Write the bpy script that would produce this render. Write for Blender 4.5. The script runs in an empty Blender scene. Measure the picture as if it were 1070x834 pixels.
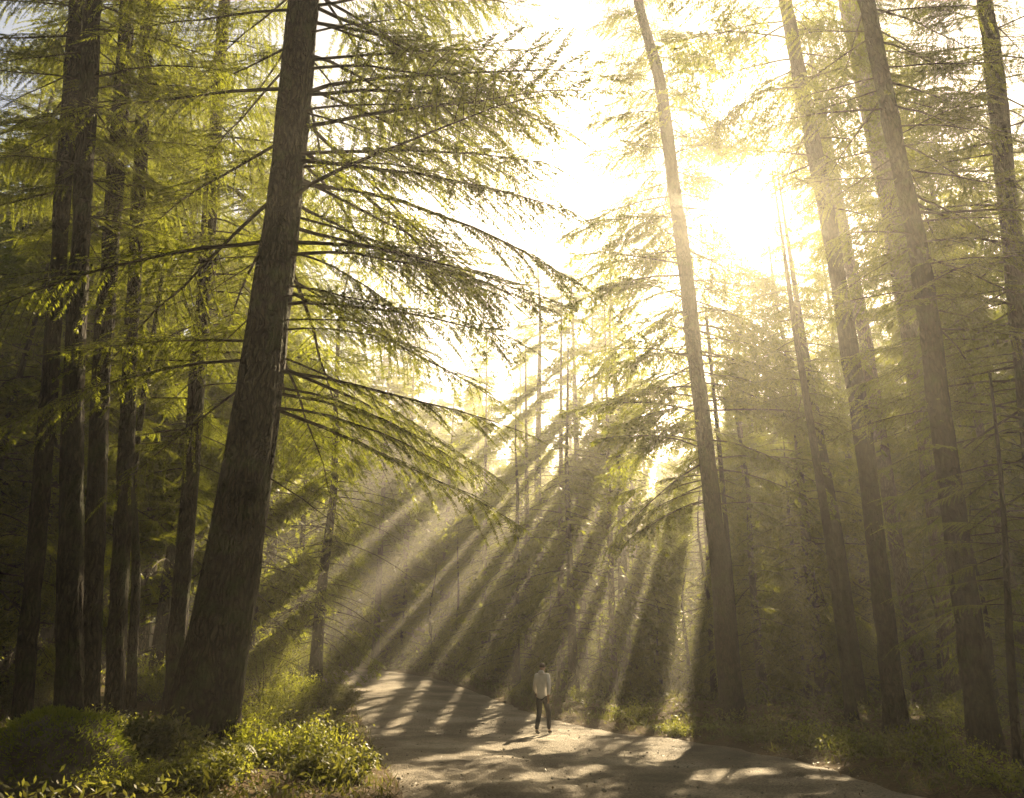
import bpy, math, random
import numpy as np
from mathutils import Vector, Matrix, noise as mnoise

R = math.radians
scene = bpy.context.scene
COL = scene.collection

# ------------------------------------------------------------------ camera, light, exposure
F_PX, CX, CY = 844.0, 535.0, 417.0          # focal length and centre in pixels of a 1070 x 834 frame
PITCH = R(18.5)
CAM = np.array([0.0, 0.0, 1.6])
cam_d = bpy.data.cameras.new('camera'); cam = bpy.data.objects.new('camera', cam_d); COL.objects.link(cam)
cam.location = CAM; cam.rotation_euler = (R(90) + PITCH, 0, 0)
cam_d.sensor_width = 36.0; cam_d.lens = 36.0 * F_PX / 1070.0
cam_d.clip_start = 0.05; cam_d.clip_end = 2000
scene.camera = cam

CP, SP = math.cos(PITCH), math.sin(PITCH)
def ray(px, py):
    u, v = (px - CX) / F_PX, (CY - py) / F_PX
    d = np.array([u, CP - v * SP, SP + v * CP])
    return d / np.linalg.norm(d)
def at(px, py, Y):
    d = ray(px, py)
    return CAM + d * (Y / d[1])
def project(P):
    P = np.asarray(P, float) - CAM
    f = P[..., 1] * CP + P[..., 2] * SP
    u = P[..., 2] * CP - P[..., 1] * SP
    f = np.where(f > 0.05, f, np.nan)
    return CX + F_PX * P[..., 0] / f, CY - F_PX * u / f

SUN_PX = (782, 222)
SUN = ray(*SUN_PX)                           # towards the sun
sun_el = math.asin(SUN[2]); sun_az = math.atan2(SUN[0], SUN[1])

world = bpy.data.worlds.new('World'); scene.world = world; world.use_nodes = True
wn = world.node_tree
bg = wn.nodes['Background']
sky = wn.nodes.new('ShaderNodeTexSky'); sky.sky_type = 'NISHITA'; sky.sun_disc = False
sky.sun_elevation = sun_el; sky.sun_rotation = sun_az
sky.altitude = 100; sky.air_density = 0.7; sky.dust_density = 1.6; sky.ozone_density = 0.6
wn.links.new(sky.outputs[0], bg.inputs[0]); bg.inputs[1].default_value = 0.055

sun_d = bpy.data.lights.new('sun', 'SUN'); sun = bpy.data.objects.new('sun', sun_d); COL.objects.link(sun)
sun_d.energy = 5.0; sun_d.angle = R(0.5); sun_d.color = (1.0, 0.88, 0.70)
sun.location = (20, 60, 60)
sun.rotation_euler = Vector((-SUN[0], -SUN[1], -SUN[2])).to_track_quat('-Z', 'Y').to_euler()

vs = scene.view_settings
scene.display_settings.display_device = 'sRGB'
vs.view_transform = 'Standard'; vs.look = 'None'; vs.gamma = 1.0; vs.use_curve_mapping = False
vs.exposure = 2.25
vs.use_white_balance = True; vs.white_balance_temperature = 8700; vs.white_balance_tint = 6

cy = scene.cycles
scene.render.engine = 'CYCLES'
cy.use_denoising = True
try: cy.denoiser = 'OPENIMAGEDENOISE'
except Exception: pass
cy.use_adaptive_sampling = True; cy.adaptive_threshold = 0.015
cy.max_bounces = 5; cy.diffuse_bounces = 3; cy.glossy_bounces = 1; cy.transmission_bounces = 4
cy.volume_bounces = 0; cy.transparent_max_bounces = 4
cy.sample_clamp_indirect = 4.0
cy.caustics_reflective = False; cy.caustics_refractive = False

HAZE_DENSITY, HAZE_G = 0.0020, 0.65
rng = np.random.default_rng(11)

# ------------------------------------------------------------------ materials
def new_mat(name):
    m = bpy.data.materials.new(name); m.use_nodes = True
    nt = m.node_tree; nt.nodes.clear()
    out = nt.nodes.new('ShaderNodeOutputMaterial')
    return m, nt, out
def N(nt, t, **kw):
    n = nt.nodes.new(t)
    for k, v in kw.items(): setattr(n, k, v)
    return n
def ramp(nt, stops):
    r = N(nt, 'ShaderNodeValToRGB'); e = r.color_ramp.elements
    while len(e) < len(stops): e.new(0.5)
    for el, (p, c) in zip(e, stops): el.position = p; el.color = (*c, 1)
    return r
def leaf_mat(name, dark, light, tdark, tlight, scale=0.9, trans=0.5):
    m, nt, out = new_mat(name); L = nt.links.new
    geo = N(nt, 'ShaderNodeNewGeometry')
    nz = N(nt, 'ShaderNodeTexNoise'); nz.inputs['Scale'].default_value = scale; nz.inputs['Detail'].default_value = 3
    L(geo.outputs['Position'], nz.inputs['Vector'])
    add = N(nt, 'ShaderNodeMath', operation='MULTIPLY_ADD')
    L(geo.outputs['Random Per Island'], add.inputs[0]); add.inputs[1].default_value = 0.45
    sub = N(nt, 'ShaderNodeMath', operation='SUBTRACT'); L(nz.outputs['Fac'], sub.inputs[0]); sub.inputs[1].default_value = 0.22
    L(sub.outputs[0], add.inputs[2])
    a = ramp(nt, [(0.15, dark), (0.8, light)]); b = ramp(nt, [(0.15, tdark), (0.8, tlight)])
    L(add.outputs[0], a.inputs[0]); L(add.outputs[0], b.inputs[0])
    p = N(nt, 'ShaderNodeBsdfPrincipled'); p.inputs['Roughness'].default_value = 0.55
    p.inputs['Specular IOR Level'].default_value = 0.25
    L(a.outputs[0], p.inputs['Base Color'])
    t = N(nt, 'ShaderNodeBsdfTranslucent'); L(b.outputs[0], t.inputs[0])
    mx = N(nt, 'ShaderNodeMixShader'); mx.inputs[0].default_value = trans
    L(p.outputs[0], mx.inputs[1]); L(t.outputs[0], mx.inputs[2]); L(mx.outputs[0], out.inputs[0])
    return m
def bark_mat(name, c0, c1, c2, moss=0.25):
    m, nt, out = new_mat(name); L = nt.links.new
    tc = N(nt, 'ShaderNodeNewGeometry')
    wn_ = N(nt, 'ShaderNodeTexNoise'); wn_.inputs['Scale'].default_value = 3.0; wn_.inputs['Detail'].default_value = 4; L(tc.outputs['Position'], wn_.inputs['Vector'])
    sc = N(nt, 'ShaderNodeVectorMath', operation='SCALE'); sc.inputs['Scale'].default_value = 0.22; L(wn_.outputs['Color'], sc.inputs[0])
    ad = N(nt, 'ShaderNodeVectorMath', operation='ADD'); L(tc.outputs['Position'], ad.inputs[0]); L(sc.outputs[0], ad.inputs[1])
    mp = N(nt, 'ShaderNodeMapping'); mp.inputs['Scale'].default_value = (15, 15, 2.8); L(ad.outputs[0], mp.inputs['Vector'])
    v = N(nt, 'ShaderNodeTexVoronoi', feature='DISTANCE_TO_EDGE'); v.inputs['Scale'].default_value = 1.0; L(mp.outputs[0], v.inputs['Vector'])
    v2 = N(nt, 'ShaderNodeTexVoronoi'); v2.inputs['Scale'].default_value = 1.0; L(mp.outputs[0], v2.inputs['Vector'])
    n1 = N(nt, 'ShaderNodeTexNoise'); n1.inputs['Scale'].default_value = 2.2; n1.inputs['Detail'].default_value = 8; n1.inputs['Roughness'].default_value = 0.7; L(mp.outputs[0], n1.inputs['Vector'])
    mr = N(nt, 'ShaderNodeMapRange'); mr.inputs['From Max'].default_value = 0.22; L(v.outputs['Distance'], mr.inputs['Value'])
    mul = N(nt, 'ShaderNodeMath', operation='MULTIPLY'); L(mr.outputs[0], mul.inputs[0]); L(n1.outputs['Fac'], mul.inputs[1])
    r = ramp(nt, [(0.04, c0), (0.36, c1), (0.72, c2)]); L(mul.outputs[0], r.inputs[0])
    hs = N(nt, 'ShaderNodeHueSaturation'); L(r.outputs[0], hs.inputs['Color'])
    vr = N(nt, 'ShaderNodeMapRange'); vr.inputs['To Min'].default_value = 0.85; vr.inputs['To Max'].default_value = 1.15
    sp = N(nt, 'ShaderNodeSeparateColor'); L(v2.outputs['Color'], sp.inputs[0]); L(sp.outputs[0], vr.inputs['Value']); L(vr.outputs[0], hs.inputs['Value'])
    n2 = N(nt, 'ShaderNodeTexNoise'); n2.inputs['Scale'].default_value = 1.3; n2.inputs['Detail'].default_value = 7; n2.inputs['Roughness'].default_value = .65
    L(tc.outputs['Position'], n2.inputs['Vector'])
    r2 = ramp(nt, [(0.5, (0, 0, 0)), (0.66, (moss, moss, moss))]); L(n2.outputs['Fac'], r2.inputs[0])
    mix = N(nt, 'ShaderNodeMix', data_type='RGBA'); L(r2.outputs[0], mix.inputs['Factor'])
    L(hs.outputs[0], mix.inputs['A']); mix.inputs['B'].default_value = (0.05, 0.068, 0.016, 1)
    p = N(nt, 'ShaderNodeBsdfPrincipled'); p.inputs['Roughness'].default_value = 0.95; p.inputs['Specular IOR Level'].default_value = 0.15
    L(mix.outputs['Result'], p.inputs['Base Color'])
    bp = N(nt, 'ShaderNodeBump'); bp.inputs['Strength'].default_value = 1.0; bp.inputs['Distance'].default_value = 0.06
    L(mul.outputs[0], bp.inputs['Height']); L(bp.outputs[0], p.inputs['Normal']); L(p.outputs[0], out.inputs[0])
    return m
def plain_mat(name, color, rough=0.8, var=0.25, scale=14.0, bump=0.0):
    m, nt, out = new_mat(name); L = nt.links.new
    tc = N(nt, 'ShaderNodeTexCoord')
    n = N(nt, 'ShaderNodeTexNoise'); n.inputs['Scale'].default_value = scale; n.inputs['Detail'].default_value = 5
    L(tc.outputs['Object'], n.inputs['Vector'])
    r = ramp(nt, [(0.3, tuple(c * (1 - var) for c in color)), (0.7, tuple(min(1, c * (1 + var)) for c in color))])
    L(n.outputs['Fac'], r.inputs[0])
    p = N(nt, 'ShaderNodeBsdfPrincipled'); p.inputs['Roughness'].default_value = rough; p.inputs['Specular IOR Level'].default_value = 0.2
    L(r.outputs[0], p.inputs['Base Color'])
    if bump:
        b = N(nt, 'ShaderNodeBump'); b.inputs['Strength'].default_value = bump; b.inputs['Distance'].default_value = 0.02
        L(n.outputs['Fac'], b.inputs['Height']); L(b.outputs[0], p.inputs['Normal'])
    L(p.outputs[0], out.inputs[0])
    return m

M_NEEDLE = leaf_mat('needles', (0.022, 0.036, 0.008), (0.075, 0.09, 0.02), (0.12, 0.14, 0.010), (0.31, 0.34, 0.04), 0.8, 0.55)
M_YOUNG = leaf_mat('young_needles', (0.04, 0.058, 0.012), (0.1, 0.115, 0.025), (0.2, 0.22, 0.012), (0.38, 0.41, 0.05), 0.8, 0.58)
M_BROAD = leaf_mat('broad_leaves', (0.035, 0.055, 0.01), (0.12, 0.14, 0.03), (0.16, 0.19, 0.025), (0.36, 0.36, 0.06), 1.5, 0.5)
M_COVER = leaf_mat('ground_leaves', (0.03, 0.045, 0.01), (0.1, 0.1, 0.025), (0.1, 0.12, 0.02), (0.26, 0.25, 0.05), 0.7, 0.4)
M_LITTER = leaf_mat('dry_leaves', (0.05, 0.03, 0.015), (0.16, 0.11, 0.05), (0.1, 0.06, 0.02), (0.2, 0.14, 0.05), 2.0, 0.2)
M_MOSS = leaf_mat('moss', (0.08, 0.12, 0.012), (0.2, 0.24, 0.025), (0.2, 0.25, 0.02), (0.36, 0.4, 0.035), 3.0, 0.4)
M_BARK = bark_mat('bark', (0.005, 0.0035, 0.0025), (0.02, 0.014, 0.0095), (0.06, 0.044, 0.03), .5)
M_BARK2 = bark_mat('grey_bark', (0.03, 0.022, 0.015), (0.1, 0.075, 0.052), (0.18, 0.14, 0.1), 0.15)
M_TWIG = plain_mat('twig_bark', (0.04, 0.028, 0.018), 0.95, 0.3)

# ------------------------------------------------------------------ helpers
def tag(o, label=None, cat=None, group=None, kind=None):
    if label: o['label'] = label
    if cat: o['category'] = cat
    if group: o['group'] = group
    if kind: o['kind'] = kind
    return o
def empty(name, loc):
    o = bpy.data.objects.new(name, None); COL.objects.link(o); o.location = loc
    o.empty_display_size = 0.3
    return o
def mesh_obj(name, V, Fq, mat, parent=None, Ft=None, smooth=False, origin=None):
    """V (n,3) world coordinates, Fq (m,4) quads, Ft triangles"""
    V = np.asarray(V, np.float32)
    if origin is not None: V = V - np.asarray(origin, np.float32)
    me = bpy.data.meshes.new(name)
    nq = 0 if Fq is None else len(Fq); ntr = 0 if Ft is None else len(Ft)
    me.vertices.add(len(V)); me.vertices.foreach_set('co', V.ravel())
    loops = []
    if nq: loops.append(np.asarray(Fq, np.int32).ravel())
    if ntr: loops.append(np.asarray(Ft, np.int32).ravel())
    loops = np.concatenate(loops)
    me.loops.add(len(loops)); me.loops.foreach_set('vertex_index', loops)
    starts = np.concatenate([np.arange(nq) * 4, nq * 4 + np.arange(ntr) * 3]).astype(np.int32)
    me.polygons.add(nq + ntr); me.polygons.foreach_set('loop_start', starts)
    me.polygons.foreach_set('use_smooth', np.full(nq + ntr, smooth))
    me.update(calc_edges=True); me.validate()
    me.materials.append(mat)
    o = bpy.data.objects.new(name, me); COL.objects.link(o)
    if parent is not None: o.parent = parent
    return o
def smoothstep(a, b, x):
    t = np.clip((x - a) / (b - a), 0, 1); return t * t * (3 - 2 * t)
def tube(P, rad, sides=6):
    """swept tube along points P with radii rad -> V, Fq"""
    P = np.asarray(P, float); n = len(P); rad = np.asarray(rad, float)
    T = np.gradient(P, axis=0); T /= np.linalg.norm(T, axis=1)[:, None] + 1e-9
    ref = np.array([0, 0, 1.0]) if abs(T[0][2]) < 0.8 else np.array([1.0, 0, 0])
    A = np.cross(T, ref); A /= np.linalg.norm(A, axis=1)[:, None] + 1e-9
    B = np.cross(T, A)
    th = np.arange(sides) / sides * 2 * math.pi
    V = P[:, None, :] + rad[:, None, None] * (np.cos(th)[None, :, None] * A[:, None, :] + np.sin(th)[None, :, None] * B[:, None, :])
    i = np.arange(n - 1)[:, None] * sides; j = np.arange(sides)[None, :]; k = (j + 1) % sides
    Fq = np.stack([i + j, i + k, i + sides + k, i + sides + j], -1).reshape(-1, 4)
    return V.reshape(-1, 3), Fq
class Acc:
    def __init__(self): self.V = []; self.F = []; self.n = 0
    def add(self, V, Fq):
        self.V.append(V); self.F.append(Fq + self.n); self.n += len(V)
    def get(self): return np.concatenate(self.V), np.concatenate(self.F)
def vnoise(x, y, s, seed=0):
    """cheap smooth value noise, vectorised, about -1..1"""
    x = np.asarray(x, float) / s + seed * 17.3; y = np.asarray(y, float) / s - seed * 9.1
    xi, yi = np.floor(x), np.floor(y); fx, fy = x - xi, y - yi
    fx = fx * fx * (3 - 2 * fx); fy = fy * fy * (3 - 2 * fy)
    def h(a, b):
        v = np.sin(a * 127.1 + b * 311.7 + seed * 74.7) * 43758.5453
        return (v - np.floor(v)) * 2 - 1
    return (h(xi, yi) * (1 - fx) + h(xi + 1, yi) * fx) * (1 - fy) + (h(xi, yi + 1) * (1 - fx) + h(xi + 1, yi + 1) * fx) * fy

# ------------------------------------------------------------------ the road and the ground
def catmull(P, n):
    P = np.asarray(P, float); Q = np.vstack([2 * P[0] - P[1], P, 2 * P[-1] - P[-2]])
    seg = np.linalg.norm(np.diff(P, axis=0), axis=1); s = np.concatenate([[0], np.cumsum(seg)])
    out = []
    for u in np.linspace(0, s[-1], n):
        k = min(np.searchsorted(s, u, side='right') - 1, len(P) - 2); t = (u - s[k]) / seg[k]
        a, b, c, d = Q[k], Q[k + 1], Q[k + 2], Q[k + 3]
        out.append(0.5 * (2 * b + (c - a) * t + (2 * a - 5 * b + 4 * c - d) * t * t + (3 * b - a - 3 * c + d) * t ** 3))
    return np.array(out)
def road_z(x, y):
    rise = 0.052 * np.maximum(0, y - 21) ** 1.0 * smoothstep(20, 32, y)
    return rise * smoothstep(7, -5, x) + 0.03 * vnoise(x, y, 5, 3)
def hit(px, py):
    d = ray(px, py); t = 1.0
    while t < 150:
        p = CAM + d * t
        if p[2] < road_z(p[0], p[1]): return p[:2]
        t += 0.04
    return (CAM + d * 150)[:2]
left_edge = [(-3.0, -14), (-2.6, 0), (-2.0, 6)] + [tuple(hit(*p)) for p in ((405, 833), (387, 790), (372, 752), (352, 722))] + [(-11.5, 42), (-19, 52), (-34, 60)]
right_edge = [(7.5, -14), (7.2, 0), (6.6, 6)] + [tuple(hit(*p)) for p in ((985, 833), (850, 795), (735, 774), (640, 763), (570, 748), (500, 723))] + [(-7, 50), (-17, 62), (-32, 71)]
NL = 420
LE, RE = catmull(left_edge, NL), catmull(right_edge, NL)
poly = np.vstack([LE, RE[::-1]])
def road_dist(x, y):
    """signed distance to the road polygon (negative inside) and side (+1 right bank, -1 left bank)"""
    x = np.asarray(x, float).ravel(); y = np.asarray(y, float).ravel()
    def dpoly(L):
        best = np.full(len(x), 1e9)
        for (ax, ay), (bx, by) in zip(L[:-1], L[1:]):
            vx, vy = bx - ax, by - ay
            t = np.clip(((x - ax) * vx + (y - ay) * vy) / (vx * vx + vy * vy + 1e-12), 0, 1)
            best = np.minimum(best, np.hypot(x - ax - t * vx, y - ay - t * vy))
        return best
    dl, dr = dpoly(LE[::4]), dpoly(RE[::4])
    inside = np.zeros(len(x), bool)
    P = poly[::4]; n = len(P)
    for i in range(n):
        (x1, y1), (x2, y2) = P[i], P[(i + 1) % n]
        if y1 == y2: continue
        c = ((y1 > y) != (y2 > y)) & (x < (x2 - x1) * (y - y1) / (y2 - y1) + x1)
        inside ^= c
    d = np.minimum(dl, dr)
    return np.where(inside, -d, d), np.where(dl < dr, -1, 1)
def ground_z(x, y):
    sh = np.shape(x); x = np.asarray(x, float).ravel(); y = np.asarray(y, float).ravel()
    d, side = road_dist(x, y)
    z = road_z(x, y)
    out = np.maximum(d, 0)
    left = 0.10 * smoothstep(0, 0.5, out) + 0.26 * smoothstep(0.4, 3.2, out) + 0.15 * smoothstep(3, 12, out) + .5 * smoothstep(17, 24, y) * smoothstep(.5, 4, out)
    right = 0.10 * smoothstep(0, 0.6, out) + 0.25 * smoothstep(1.5, 8, out) + 0.02 * np.maximum(0, y - 38) * smoothstep(4, 16, out)
    z = z + np.where(side < 0, left, right)
    z = z + smoothstep(0.3, 2.0, out) * (0.10 * vnoise(x, y, 1.3, 1) + 0.16 * vnoise(x, y, 3.7, 2)) + 0.02 * vnoise(x, y, 0.5, 5) * smoothstep(0, .4, out)
    z = z - 0.10 * smoothstep(0.02, 0.35, -d)
    return z.reshape(sh)
def gz(x, y): return float(ground_z(np.array([x]), np.array([y]))[0])
def hit_ground(px, py):
    d = ray(px, py)
    ts = np.arange(3, 120, 0.08); P = CAM + ts[:, None] * d
    k = np.argmax(P[:, 2] < ground_z(P[:, 0], P[:, 1]))
    return P[k]

# non-uniform grid: fine near the camera, coarse to the edge
def axis(a, b, fa, fb, fine, coarse):
    return np.concatenate([np.linspace(a, fa, coarse, endpoint=False), np.linspace(fa, fb, fine, endpoint=False), np.linspace(fb, b, coarse)])
gx = axis(-140, 140, -22, 22, 300, 30); gy = axis(-60, 190, 2, 50, 320, 30)
XX, YY = np.meshgrid(gx, gy)
ZZ = ground_z(XX, YY)
nx, ny = len(gx), len(gy)
ii = (np.arange(ny - 1)[:, None] * nx + np.arange(nx - 1)[None, :]).ravel()
GF = np.stack([ii, ii + 1, ii + 1 + nx, ii + nx], 1)
def soil_mat():
    m, nt, out = new_mat('forest_soil'); L = nt.links.new
    g = N(nt, 'ShaderNodeNewGeometry')
    a = N(nt, 'ShaderNodeTexNoise'); a.inputs['Scale'].default_value = 0.6; a.inputs['Detail'].default_value = 8; L(g.outputs['Position'], a.inputs['Vector'])
    b = N(nt, 'ShaderNodeTexNoise'); b.inputs['Scale'].default_value = 16; b.inputs['Detail'].default_value = 6; L(g.outputs['Position'], b.inputs['Vector'])
    ra = ramp(nt, [(0.38, (0.05, 0.035, 0.02)), (0.55, (0.09, 0.06, 0.032)), (0.68, (0.05, 0.06, 0.018))]); L(a.outputs['Fac'], ra.inputs[0])
    rb = ramp(nt, [(0.3, (0.45, 0.45, 0.45)), (0.7, (1.4, 1.3, 1.2))]); L(b.outputs['Fac'], rb.inputs[0])
    mx = N(nt, 'ShaderNodeMix', data_type='RGBA', blend_type='MULTIPLY'); mx.inputs['Factor'].default_value = 1
    L(ra.outputs[0], mx.inputs['A']); L(rb.outputs[0], mx.inputs['B'])
    p = N(nt, 'ShaderNodeBsdfPrincipled'); p.inputs['Roughness'].default_value = 1; p.inputs['Specular IOR Level'].default_value = 0.1
    L(mx.outputs['Result'], p.inputs['Base Color'])
    bp = N(nt, 'ShaderNodeBump'); bp.inputs['Strength'].default_value = 1; bp.inputs['Distance'].default_value = 0.06
    L(b.outputs['Fac'], bp.inputs['Height']); L(bp.outputs[0], p.inputs['Normal']); L(p.outputs[0], out.inputs[0])
    return m
def road_mat():
    m, nt, out = new_mat('gravel_road'); L = nt.links.new
    g = N(nt, 'ShaderNodeNewGeometry')
    a = N(nt, 'ShaderNodeTexNoise'); a.inputs['Scale'].default_value = 0.35; a.inputs['Detail'].default_value = 9; a.inputs['Roughness'].default_value = 0.62; L(g.outputs['Position'], a.inputs['Vector'])
    b = N(nt, 'ShaderNodeTexNoise'); b.inputs['Scale'].default_value = 26; b.inputs['Detail'].default_value = 7; b.inputs['Roughness'].default_value = 0.7; L(g.outputs['Position'], b.inputs['Vector'])
    v = N(nt, 'ShaderNodeTexVoronoi'); v.inputs['Scale'].default_value = 30; L(g.outputs['Position'], v.inputs['Vector'])
    ra = ramp(nt, [(0.36, (0.10, 0.081, 0.062)), (0.5, (0.19, 0.16, 0.125)), (0.64, (0.31, 0.275, 0.225))]); L(a.outputs['Fac'], ra.inputs[0])
    rb = ramp(nt, [(0.3, (0.35, 0.34, 0.33)), (0.7, (1.6, 1.55, 1.5))]); L(b.outputs['Fac'], rb.inputs[0])
    mx = N(nt, 'ShaderNodeMix', data_type='RGBA', blend_type='MULTIPLY'); mx.inputs['Factor'].default_value = 1
    L(ra.outputs[0], mx.inputs['A']); L(rb.outputs[0], mx.inputs['B'])
    p = N(nt, 'ShaderNodeBsdfPrincipled'); p.inputs['Roughness'].default_value = 0.85; p.inputs['Specular IOR Level'].default_value = 0.25
    L(mx.outputs['Result'], p.inputs['Base Color'])
    ad = N(nt, 'ShaderNodeMath', operation='SUBTRACT'); L(b.outputs['Fac'], ad.inputs[0]); L(v.outputs['Distance'], ad.inputs[1])
    bp = N(nt, 'ShaderNodeBump'); bp.inputs['Strength'].default_value = 1.0; bp.inputs['Distance'].default_value = 0.045
    L(ad.outputs[0], bp.inputs['Height']); L(bp.outputs[0], p.inputs['Normal']); L(p.outputs[0], out.inputs[0])
    return m
tag(mesh_obj('ground', np.stack([XX.ravel(), YY.ravel(), ZZ.ravel()], 1), GF, soil_mat(), smooth=True), kind='structure')
NC = 110
s = np.linspace(0, 1, NC)
RP = LE[:, None, :] * (1 - s)[None, :, None] + RE[:, None, :] * s[None, :, None]
# ragged edges
edge = np.concatenate([[1], np.zeros(NC - 2), [1]])
RX, RY = RP[..., 0], RP[..., 1]
wob = 0.16 * vnoise(RX, RY, 0.9, 7) + 0.1 * vnoise(RX, RY, 0.35, 8)
RX = RX + wob * np.where(s < .5, smoothstep(.25, 0, s), smoothstep(.75, 1, s))[None, :]
RZ = road_z(RX, RY) + 0.02 * vnoise(RX, RY, 0.8, 4) + 0.012 * vnoise(RX, RY, 0.27, 9) + .008 * vnoise(RX, RY, .12, 12) - 0.06 * (smoothstep(.06, 0, s) + smoothstep(.94, 1, s))[None, :]
# two shallow wheel ruts
RZ = RZ - 0.03 * (np.exp(-((s - .36) / .06) ** 2) + np.exp(-((s - .64) / .06) ** 2))[None, :]
ii = (np.arange(NL - 1)[:, None] * NC + np.arange(NC - 1)[None, :]).ravel()
tag(mesh_obj('road', np.stack([RX.ravel(), RY.ravel(), RZ.ravel()], 1), np.stack([ii, ii + 1, ii + 1 + NC, ii + NC], 1), road_mat(), smooth=True), kind='structure')

# ------------------------------------------------------------------ sunbeams: gaps in the canopy
# each gap is a tube of open air along the sun's direction that ends on a point of the ground or in the air
BEAMS = []
def beam(px, py, Y=None, r=0.6):
    P = hit_ground(px, py) if Y is None else at(px, py, Y)
    BEAMS.append((np.asarray(P), r))
for b in ((520, 785, None, .45), (565, 777, None, .7), (615, 771, None, .55), (665, 768, None, .4), (455, 799, None, .4), (490, 793, None, .35), (600, 812, None, .4), (560, 818, None, .35), (745, 820, None, .5), (790, 816, None, .35), (860, 805, None, .4),
          (395, 722, None, 1.2), (310, 798, None, 1.4), (30, 790, None, .5), (250, 815, None, .6), (240, 775, None, .4), (930, 690, 28, .8), (985, 690, 26, .5), (800, 600, 33, .8), (880, 640, 30, .5), (180, 210, 25, 1.2), (60, 330, 27, 1.0), (150, 400, 25, 1.0), (330, 560, 26, .8), (330, 690, 17, 1.0), (285, 690, 16, .9), (300, 640, 17, .8), (350, 730, 15, .7), (345, 770, None, .6), (350, 822, None, .6)):
    beam(*b)
# long slots between the crowns, each open to the sun: pixel of the lit line, near and far distance, half width
SLOTS = []
for px, py, a_, b_, w in ((320, 500, 22, 44, .22), (322, 552, 21, 48, .58), (328, 615, 22, 46, .24), (334, 670, 20, 54, .72), (370, 708, 22, 46, .2), (398, 722, 20, 50, .62), (446, 712, 24, 42, .28),
                           (490, 706, 25, 44, .24), (530, 716, 24, 42, .42), (572, 724, 21, 44, .38), (605, 722, 20, 48, .55), (648, 705, 25, 40, .2), (703, 752, 18, 40, .5)):
    q = ray(px, py); SLOTS.append((q, np.cross(SUN, q) / np.linalg.norm(np.cross(SUN, q)), a_, b_, w))
def open_air(C):
    """mask of leaf centres that must go: in a gap of the canopy, or in the opening the sun shines through"""
    kill = np.zeros(len(C), bool)
    wob = 1 + 0.5 * np.sin(C[:, 0] * 2.1 + C[:, 2] * 1.7) * np.sin(C[:, 1] * 1.9 - C[:, 2] * 1.3)
    for P, r in BEAMS:
        D = C - P; t = D @ SUN
        d = np.linalg.norm(D - t[:, None] * SUN, axis=1)
        kill |= (t > 1.2) & (d < r * wob)
    D = C - CAM; t = np.linalg.norm(D, axis=1)
    wisp = np.modf(np.abs(np.sin(C[:, 0] * 12.9898 + C[:, 1] * 78.233 + C[:, 2] * 37.719) * 43758.5453))[0]
    for q, n, a_, b_, w in SLOTS:
        dn = D @ n; ds, dq = D @ SUN, D @ q; c = float(SUN @ q)
        alpha = (dq - c * ds) / (1 - c * c)
        kill |= (np.abs(dn) < w * wob) & (alpha > a_) & (alpha < b_) & (wisp > .025)
    ang = np.degrees(np.arccos(np.clip((D @ SUN) / t, -1, 1)))
    kill |= ang < 3.0 * wob
    return kill

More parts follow.
